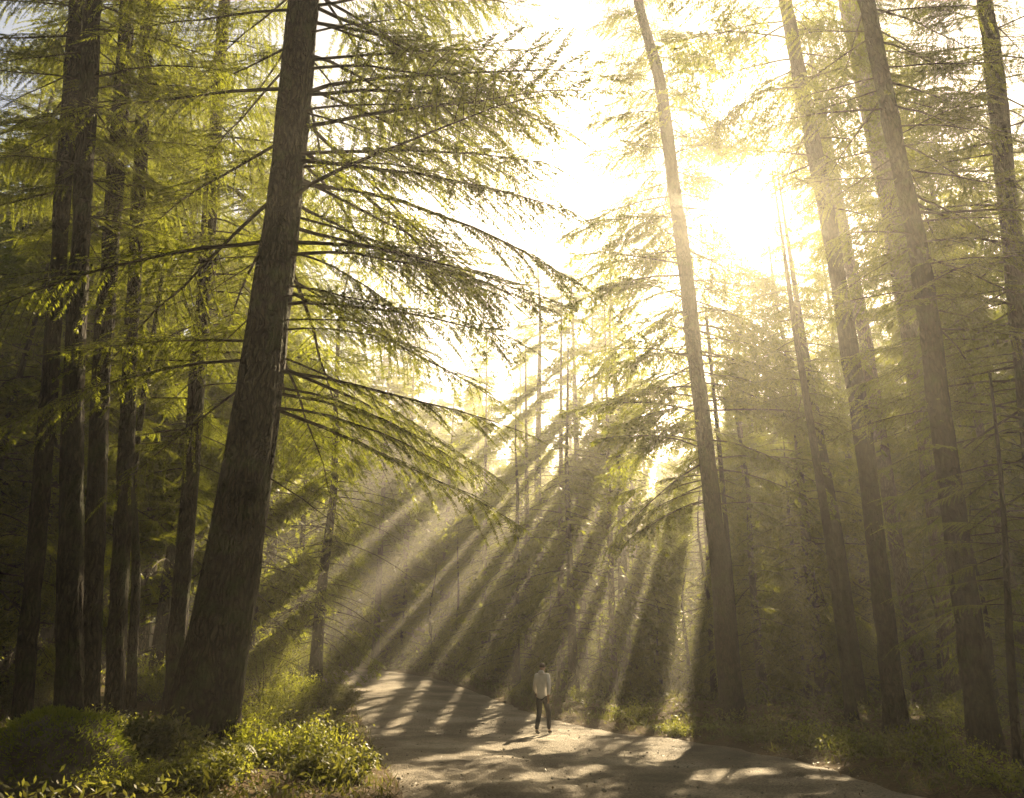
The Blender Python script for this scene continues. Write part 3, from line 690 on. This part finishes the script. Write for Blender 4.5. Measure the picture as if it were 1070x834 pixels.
def fern(label, x, y, Rr, seed, group=None):
    g = np.random.default_rng(seed); z = gz(x, y); O = (x, y, z)
    X = []; W = Acc()
    nf = g.integers(10, 16)
    for k in range(nf):
        a = k / nf * 6.28 + g.uniform(-.25, .25); L = Rr * g.uniform(.75, 1.15); h = L * g.uniform(.55, .95)
        q = np.linspace(0, 1, 26)
        st = np.stack([x + math.cos(a) * L * q, y + math.sin(a) * L * q, z + h * (1.9 * q - 1.75 * q * q)], 1)
        V, Fq = tube(st[::5], .005 * (1 - .8 * q[::5]), 3); W.add(V, Fq)
        fw = unit(np.gradient(st, axis=0)); sd = unit(np.cross(fw, [0, 0, 1.0]))
        for s_ in (-1, 1):
            ln = L * .24 * np.sin(math.pi * np.clip(q * .86 + .14, 0, 1)) ** .8
            dd = unit(sd * s_ + fw * .35 + np.array([0, 0, -.18]))
            nn = unit(np.cross(fw, dd)); X.append(leaf_quads(st[3:], dd[3:], fw[3:], ln[3:], np.full(23, L * .045)))
    root = empty('fern', O); tag(root, label, 'fern', group)
    V, Fq = W.get(); mesh_obj('stems', V, Fq, M_TWIG, root, origin=O)
    X = np.concatenate(X)
    mesh_obj('fronds', X.reshape(-1, 3), np.arange(len(X) * 4).reshape(-1, 4), M_BROAD, root, origin=O)

SH = [
    (275, 730, .9, 1.9, .08, 'leafy bush leaning out from behind the massive conifer base'), (315, 715, 1.0, 2.4, .08, 'tallest arching bush on the bank by the misty bend'), (352, 745, .7, 1.1, .07, 'small bush at the very lip of the bank'),
    (300, 765, .9, 1.3, .07, 'rounded bush halfway down the bank beside the road'), (268, 775, .8, 1.4, .07, 'bush crowding the right side of the massive conifer base'), (338, 780, .6, .8, .06, 'small bush low on the bank beside the road'),
    (20, 800, .6, .5, .06, 'tuft of leaves left of the mossy boulder'), (120, 825, .6, .45, .06, 'low leafy tuft in front of the mossy boulder'), (175, 780, .6, .6, .06, 'tuft of leaves against the massive conifer, left side'),  # px, py of foot, radius, height, leaf length, label
    (300, 800, .95, .9, .10, 'bright sunlit shrub at the road edge below the massive conifer'),
    (262, 800, .8, .8, .10, 'leafy shrub at the foot of the massive leaning conifer'),
    (345, 815, .7, .55, .09, 'low sunlit shrub spilling onto the road edge in the lower left'),
    (215, 822, .7, .55, .09, 'dim low shrub in front of the massive conifer'),
    (300, 745, 1.1, 1.3, .09, 'brownish shrub on the bank, right of the massive conifer'),
    (335, 735, 1.0, 1.0, .09, 'low shrub on the bank nearest the misty end of the road'),
    (285, 715, 1.1, 2.6, .09, 'tall arching shrub behind the massive conifer, above the bank'),
    (318, 700, 1.2, 2.0, .09, 'rounded shrub at the top of the bank by the road bend'),
    (150, 800, .7, .7, .10, 'dark shrub between the mossy boulder and the massive conifer'),
    (105, 780, .6, .8, .09, 'dark shrub growing behind the mossy boulder'),
    (165, 735, 1.0, 1.3, .10, 'dim shrub under the thin crooked sapling'),
    (40, 745, 1.0, 1.1, .09, 'shadowed shrub between the two leftmost trunks'),
]
for k, (px, py, Rr, H, ll, lab) in enumerate(SH):
    p = hit_ground(px, py); shrub('shrub', lab, 'shrub', p[0], p[1], Rr, H, 26, 190, ll * (.55 + .25 * (k % 3)), ll * (.34, .24, .42)[k % 3], 500 + k, mat=(M_BROAD, M_YOUNG, M_COVER)[k % 3], group='shrubs on the left bank')
SR = [
    (712, 768, .6, .45, 'low plant on the verge left of the bent-top conifer'),
    (790, 774, .7, .55, 'low plant at the foot of the bent-top conifer'),
    (850, 778, .7, .6, 'leafy plant on the verge before the close pair of trunks'),
    (905, 790, .7, .6, 'leafy plant left of the bare straight trunk'),
    (958, 792, .8, .75, 'pale leafed plant right of the bare straight trunk'),
    (990, 800, .8, .85, 'pale leafed plant touching the thick mossy trunk'),
    (1012, 765, .9, 1.0, 'taller plant behind the thick mossy trunk'),
    (985, 748, .9, 1.1, 'bushy plant at the foot of the pale wide trunk'),
    (1055, 826, .6, .6, 'low plant at the foot of the crooked sapling'),
    (660, 752, .8, .7, 'low plant beyond the road, right of the walker'),
    (500, 705, .9, .6, 'low plant on the far verge left of the walker'),
    (610, 735, .7, .7, 'grassy plant on the far verge just behind the walker'),
]
for k, (px, py, Rr, H, lab) in enumerate(SR):
    p = hit_ground(px, py); shrub('verge_plant', lab, 'plant', p[0], p[1], Rr, H, 16, 100, (.07, .09, .055)[k % 3], (.03, .022, .034)[k % 3], 560 + k, mat=(M_BROAD, M_COVER, M_YOUNG)[k % 3], group='plants along the right verge')
FE = [(225, 800, .6, 'fern at the base of the massive conifer, half in sun'), (330, 780, .55, 'fern arching out from the sunlit shrubs'), (180, 815, .6, 'shaded fern beside the mossy boulder'),
      (375, 800, .4, 'small fern at the very edge of the road'), (880, 778, .6, 'fern before the close pair of slim trunks'), (975, 785, .6, 'fern between bare trunk and thick mossy trunk'), (745, 765, .5, 'fern against the foot of the bent-top conifer')]
for k, (px, py, Rr, lab) in enumerate(FE):
    p = hit_ground(px, py); fern(lab, p[0], p[1], Rr, 600 + k, 'ferns beside the road')

def scatter(name, label, cat, n, region, ll, lw, mat, hmax, dmin, dmax, seed, patch=2.0, thr=-.2, up=.6):
    g = np.random.default_rng(seed)
    x = g.uniform(region[0], region[1], n); y = region[2] + (region[3] - region[2]) * g.random(n) ** 2.0
    d, _ = road_dist(x, y)
    k = (d > dmin) & (d < dmax) & (vnoise(x, y, patch, seed) + g.normal(0, .25, n) > thr) & (np.abs(x) < .75 * y + 4)
    x, y = x[k], y[k]; n = len(x); z = ground_z(x, y)
    b = np.stack([x, y, z + g.uniform(0, 1, n) ** 1.6 * hmax], 1)
    dd = unit(g.normal(0, 1, (n, 3)) * np.array([1, 1, .5]) + np.array([0, 0, up]))
    sv = unit(np.cross(dd, unit(np.array([0, 0, 1.0]) + g.normal(0, .7, (n, 3)))))
    sc = (1 + y / 40) if hmax > 0 else 1
    X = leaf_quads(b, dd, sv, ll * g.uniform(.5, 1.4, n) * sc, lw * g.uniform(.7, 1.2, n) * sc)
    o = mesh_obj(name, X.reshape(-1, 3), np.arange(n * 4).reshape(-1, 4), mat); tag(o, label, cat, kind='stuff')
scatter('ground_cover', 'tangle of low leaves and seedlings over the forest floor', 'ground cover', 260000, (-36, 36, 5, 62), .085, .03, M_COVER, .30, .25, 60, 71)
scatter('grass', 'short rough grass along the edges of the road', 'grass', 90000, (-14, 16, 5, 48), .16, .012, M_COVER, .02, -.12, 1.6, 72, 1.1, -.3, 1.4)
def litter():
    g = np.random.default_rng(73); n = 45000
    x = g.uniform(-12, 12, n); y = 5 + 40 * g.random(n) ** 1.5; d, _ = road_dist(x, y)
    k = (d < .6) & (g.random(n) < np.exp(-np.maximum(0, -d) / .9) + .16); x, y = x[k], y[k]; n = len(x)
    z = np.where(road_dist(x, y)[0] < 0, road_z(x, y) + .012, ground_z(x, y) + .02)
    dd = unit(g.normal(0, 1, (n, 3)) * np.array([1, 1, .2])); sv = unit(np.cross(dd, unit(np.array([0, 0, 1.0]) + g.normal(0, .25, (n, 3)))))
    X = leaf_quads(np.stack([x, y, z], 1), dd, sv, g.uniform(.02, .085, n), g.uniform(.008, .035, n))
    o = mesh_obj('leaf_litter', X.reshape(-1, 3), np.arange(n * 4).reshape(-1, 4), M_LITTER); tag(o, 'dry leaves and twigs scattered over the road', 'leaf litter', kind='stuff')
litter()
def pebbles():
    g = np.random.default_rng(74); n = 5200
    x = g.uniform(-6, 9, n); y = 5 + 26 * g.random(n) ** 1.6; d, _ = road_dist(x, y)
    k = (d < .3) & (vnoise(x, y, 1.4, 9) + g.normal(0, .4, n) > .0); x, y = x[k], y[k]; n = len(x)
    z = np.where(d[k] < 0, road_z(x, y), ground_z(x, y)); r_ = .008 + .03 * g.random(n) ** 3
    D = np.array([(1, 0, 0), (0, 1, 0), (-1, 0, 0), (0, -1, 0), (0, 0, .7), (0, 0, -.7)], float)
    V = np.stack([x, y, z + r_ * .3], 1)[:, None, :] + D[None] * r_[:, None, None] * g.uniform(.6, 1.3, (n, 6, 1))
    T = np.array([(0, 1, 4), (1, 2, 4), (2, 3, 4), (3, 0, 4), (1, 0, 5), (2, 1, 5), (3, 2, 5), (0, 3, 5)])
    F3 = (T[None] + 6 * np.arange(n)[:, None, None]).reshape(-1, 3)
    o = mesh_obj('gravel', V.reshape(-1, 3), None, plain_mat('stone', (.2, .18, .15), .9, .4, 3), Ft=F3); tag(o, 'loose stones lying on the road', 'gravel', kind='stuff')
pebbles()

# ------------------------------------------------------------------ mossy boulder, lower left corner
def boulder():
    p = hit_ground(45, 826); x, y = p[0] - .1, p[1] + .3; z = gz(x, y)
    g = np.random.default_rng(3); nu, nv = 48, 28
    a = np.arange(nu) / nu * 6.283; b = np.linspace(-.5, math.pi / 2, nv)
    A, B = np.meshgrid(a, b)
    D = np.stack([np.cos(A) * np.cos(B), np.sin(A) * np.cos(B), np.sin(B)], -1)
    rr = np.array([[1 + .22 * mnoise.noise(Vector(D[i, j]) * 1.7) + .08 * mnoise.noise(Vector(D[i, j]) * 5) for j in range(nu)] for i in range(nv)])
    V = D * rr[..., None] * np.array([.92, .8, .74]) + np.array([x, y, z])
    ii = np.arange(nv - 1)[:, None] * nu; j = np.arange(nu)[None, :]; k = (j + 1) % nu
    Fq = np.stack([ii + j, ii + k, ii + nu + k, ii + nu + j], -1).reshape(-1, 4)
    root = empty('mossy_boulder', (x, y, z)); tag(root, 'rounded boulder thick with green moss in the lower left corner', 'boulder')
    mesh_obj('rock', V.reshape(-1, 3), Fq, plain_mat('rock', (.12, .1, .08), .95, .4, 6, .6), root, smooth=True, origin=(x, y, z))
    Vf = V.reshape(-1, 3)[Fq].mean(1); Dn = unit(Vf - np.array([x, y, z]))
    n = 16000; s_ = g.integers(0, len(Vf), n); k = (Dn[s_, 2] + g.normal(0, .2, n)) > .1; s_ = s_[k]; n = len(s_)
    bs = Vf[s_] + g.normal(0, .03, (n, 3)); dd = unit(Dn[s_] + g.normal(0, .55, (n, 3))); sv = unit(np.cross(dd, g.normal(0, 1, (n, 3))))
    X = leaf_quads(bs, dd, sv, g.uniform(.03, .08, n), g.uniform(.010, .022, n))
    mesh_obj('moss', X.reshape(-1, 3), np.arange(n * 4).reshape(-1, 4), M_MOSS, root, origin=(x, y, z))
boulder()

# ------------------------------------------------------------------ the walker
def walker():
    F = hit_ground(567, 772); Y = F[1]; x0 = F[0]; z0 = float(road_z(x0, Y))
    root = empty('person', (x0, Y, z0)); root.rotation_euler = (0, 0, R(-24)); root.scale = (.88, .9, 1.0)
    tag(root, 'person in a pale hooded jacket and dark trousers walking along the road', 'person')
    def skin(name, joints, edges, mat, sub=2, parent=root, rootv=0):
        me = bpy.data.meshes.new(name); me.from_pydata([j[0] for j in joints], edges, []); me.update()
        o = bpy.data.objects.new(name, me); COL.objects.link(o)
        o.modifiers.new('skin', 'SKIN').use_smooth_shade = True
        if not me.skin_vertices: 
            bpy.context.view_layer.objects.active = o
        for v, j in zip(me.skin_vertices[0].data, joints):
            r = j[1] if isinstance(j[1], tuple) else (j[1], j[1]); v.radius = r
        me.skin_vertices[0].data[rootv].use_root = True
        o.modifiers.new('sub', 'SUBSURF').render_levels = sub; o.modifiers['sub'].levels = sub
        dg = bpy.context.evaluated_depsgraph_get(); nm = bpy.data.meshes.new_from_object(o.evaluated_get(dg))
        bpy.data.objects.remove(o); nm.materials.clear(); nm.materials.append(mat)
        nm.polygons.foreach_set('use_smooth', np.full(len(nm.polygons), True))
        q = bpy.data.objects.new(name, nm); COL.objects.link(q); q.parent = parent
        return q
    skinm = plain_mat('skin', (.42, .27, .19), .6, .05); coat = plain_mat('jacket_cloth', (.74, .70, .65), .9, .12, 9, .3)
    jeans = plain_mat('dark_trousers', (.035, .032, .034), .9, .2, 12, .2); shoe = plain_mat('shoes', (.03, .026, .022), .7, .2); hairm = plain_mat('hair', (.06, .04, .025), .7, .3, 40)
    # walking away: +y is forward. left leg back with the heel lifting, right leg forward
    J = [((0, 0, .98), .125), ((0, .01, 1.18), (.135, .10)), ((0, .02, 1.38), (.15, .105)), ((0, .02, 1.48), .06), ((0, .04, 1.57), .055), ((0, .05, 1.64), .092), ((0, .045, 1.72), .075),
         ((-.09, 0, .92), .09), ((-.10, .0, .52), .06), ((-.11, -.20, .13), .042), ((-.11, -.09, .055), .035), ((-.11, -.02, .035), .03),
         ((.09, 0, .92), .09), ((.12, .20, .53), .06), ((.12, .22, .11), .042), ((.12, .30, .055), .035), ((.12, .37, .05), .03),
         ((-.19, .01, 1.43), .06), ((-.25, .04, 1.17), .045), ((-.235, .17, .97), .033),
         ((.19, .01, 1.43), .06), ((.25, -.10, 1.16), .045), ((.25, -.14, .92), .033)]
    E = [(0, 1), (1, 2), (2, 3), (3, 4), (4, 5), (5, 6), (0, 7), (7, 8), (8, 9), (9, 10), (10, 11), (0, 12), (12, 13), (13, 14), (14, 15), (15, 16), (2, 17), (17, 18), (18, 19), (2, 20), (20, 21), (21, 22)]
    skin('body', J, E, skinm)
    # hands: palm with five fingers each
    for sx, (wx, wy, wz) in ((-1, (-.235, .17, .97)), (1, (.25, -.14, .92))):
        Jh = [((wx, wy, wz), (.028, .022)), ((wx, wy + .015, wz - .07), (.04, .018))]; Eh = [(0, 1)]
        for f, (dy, ln) in enumerate(((.035, .075), (.013, .085), (-.010, .078), (-.032, .062))):
            n0 = len(Jh); Jh += [((wx, wy + .015 + dy, wz - .095), .0095), ((wx - sx * .006, wy + .02 + dy, wz - .095 - ln * .5), .0085), ((wx - sx * .022, wy + .02 + dy, wz - .09 - ln), .007)]
            Eh += [(1, n0), (n0, n0 + 1), (n0 + 1, n0 + 2)]
        n0 = len(Jh); Jh += [((wx - sx * .012, wy + .05, wz - .05), .011), ((wx - sx * .02, wy + .068, wz - .085), .009)]; Eh += [(0, n0), (n0, n0 + 1)]
        skin('hand', Jh, Eh, skinm, 1)
    jk = skin('jacket', [((0, .0, .84), (.185, .14)), ((0, 0, 1.0), (.18, .135)), ((0, .01, 1.2), (.175, .13)), ((0, .02, 1.38), (.17, .125)), ((0, .03, 1.49), .085),
                    ((-.185, .01, 1.44), .083), ((-.255, .04, 1.17), .068), ((-.238, .155, .995), .052), ((.185, .01, 1.44), .083), ((.255, -.10, 1.16), .068), ((.252, -.135, .95), .052)],
         [(0, 1), (1, 2), (2, 3), (3, 4), (3, 5), (5, 6), (6, 7), (3, 8), (8, 9), (9, 10)], coat, rootv=2)
    skin('hood', [((0, -.04, 1.45), (.11, .06)), ((0, -.055, 1.53), (.115, .06)), ((0, -.045, 1.59), (.07, .04))], [(0, 1), (1, 2)], coat, parent=jk)
    skin('trousers', [((0, 0, .96), (.145, .12)), ((-.09, 0, .86), .108), ((-.10, .0, .51), .082), ((-.11, -.205, .11), .064), ((.09, 0, .86), .108), ((.12, .20, .53), .082), ((.12, .215, .10), .064)],
         [(0, 1), (1, 2), (2, 3), (0, 4), (4, 5), (5, 6)], jeans)
    skin('shoe', [((-.11, -.22, .10), .05), ((-.11, -.11, .05), .046), ((-.11, -.01, .036), .036)], [(0, 1), (1, 2)], shoe)
    skin('shoe', [((.12, .20, .06), .05), ((.12, .29, .05), .046), ((.12, .39, .052), .036)], [(0, 1), (1, 2)], shoe)
    skin('hair', [((0, -.01, 1.63), .085), ((0, .02, 1.70), .098), ((0, .06, 1.745), .078)], [(0, 1), (1, 2)], hairm)
    for sx in (-1, 1): skin('ear', [((sx * .088, .05, 1.63), .018), ((sx * .094, .04, 1.655), .02)], [(0, 1)], skinm, 1)
walker()

# ------------------------------------------------------------------ haze
def haze():
    x0, x1, y0, y1, z0, z1 = -141, 141, -61, 191, -3.0, 37.5
    V = [(x, y, z) for z in (z0, z1) for x, y in ((x0, y0), (x1, y0), (x1, y1), (x0, y1))]
    Fq = [(3, 2, 1, 0), (4, 5, 6, 7), (0, 1, 5, 4), (1, 2, 6, 5), (2, 3, 7, 6), (3, 0, 4, 7)]
    m, nt, out = new_mat('haze'); pv = N(nt, 'ShaderNodeVolumePrincipled')
    pv.inputs['Color'].default_value = (1.0, .96, .89, 1); pv.inputs['Density'].default_value = HAZE_DENSITY; pv.inputs['Anisotropy'].default_value = HAZE_G
    nt.links.new(pv.outputs[0], out.inputs['Volume'])
    try: m.cycles.homogeneous_volume = True
    except Exception: pass
    o = mesh_obj('haze', V, Fq, m); tag(o, 'pale sunlit haze between the trees', 'haze', kind='stuff')
haze()
open('/tmp/stat','w').write(str(NLEAF)+' %d' % len(bpy.data.objects)) if 0 else None
print('TRIS', sum(len(o.data.polygons) for o in bpy.data.objects if o.type == 'MESH'), 'OBJ', len(bpy.data.objects))
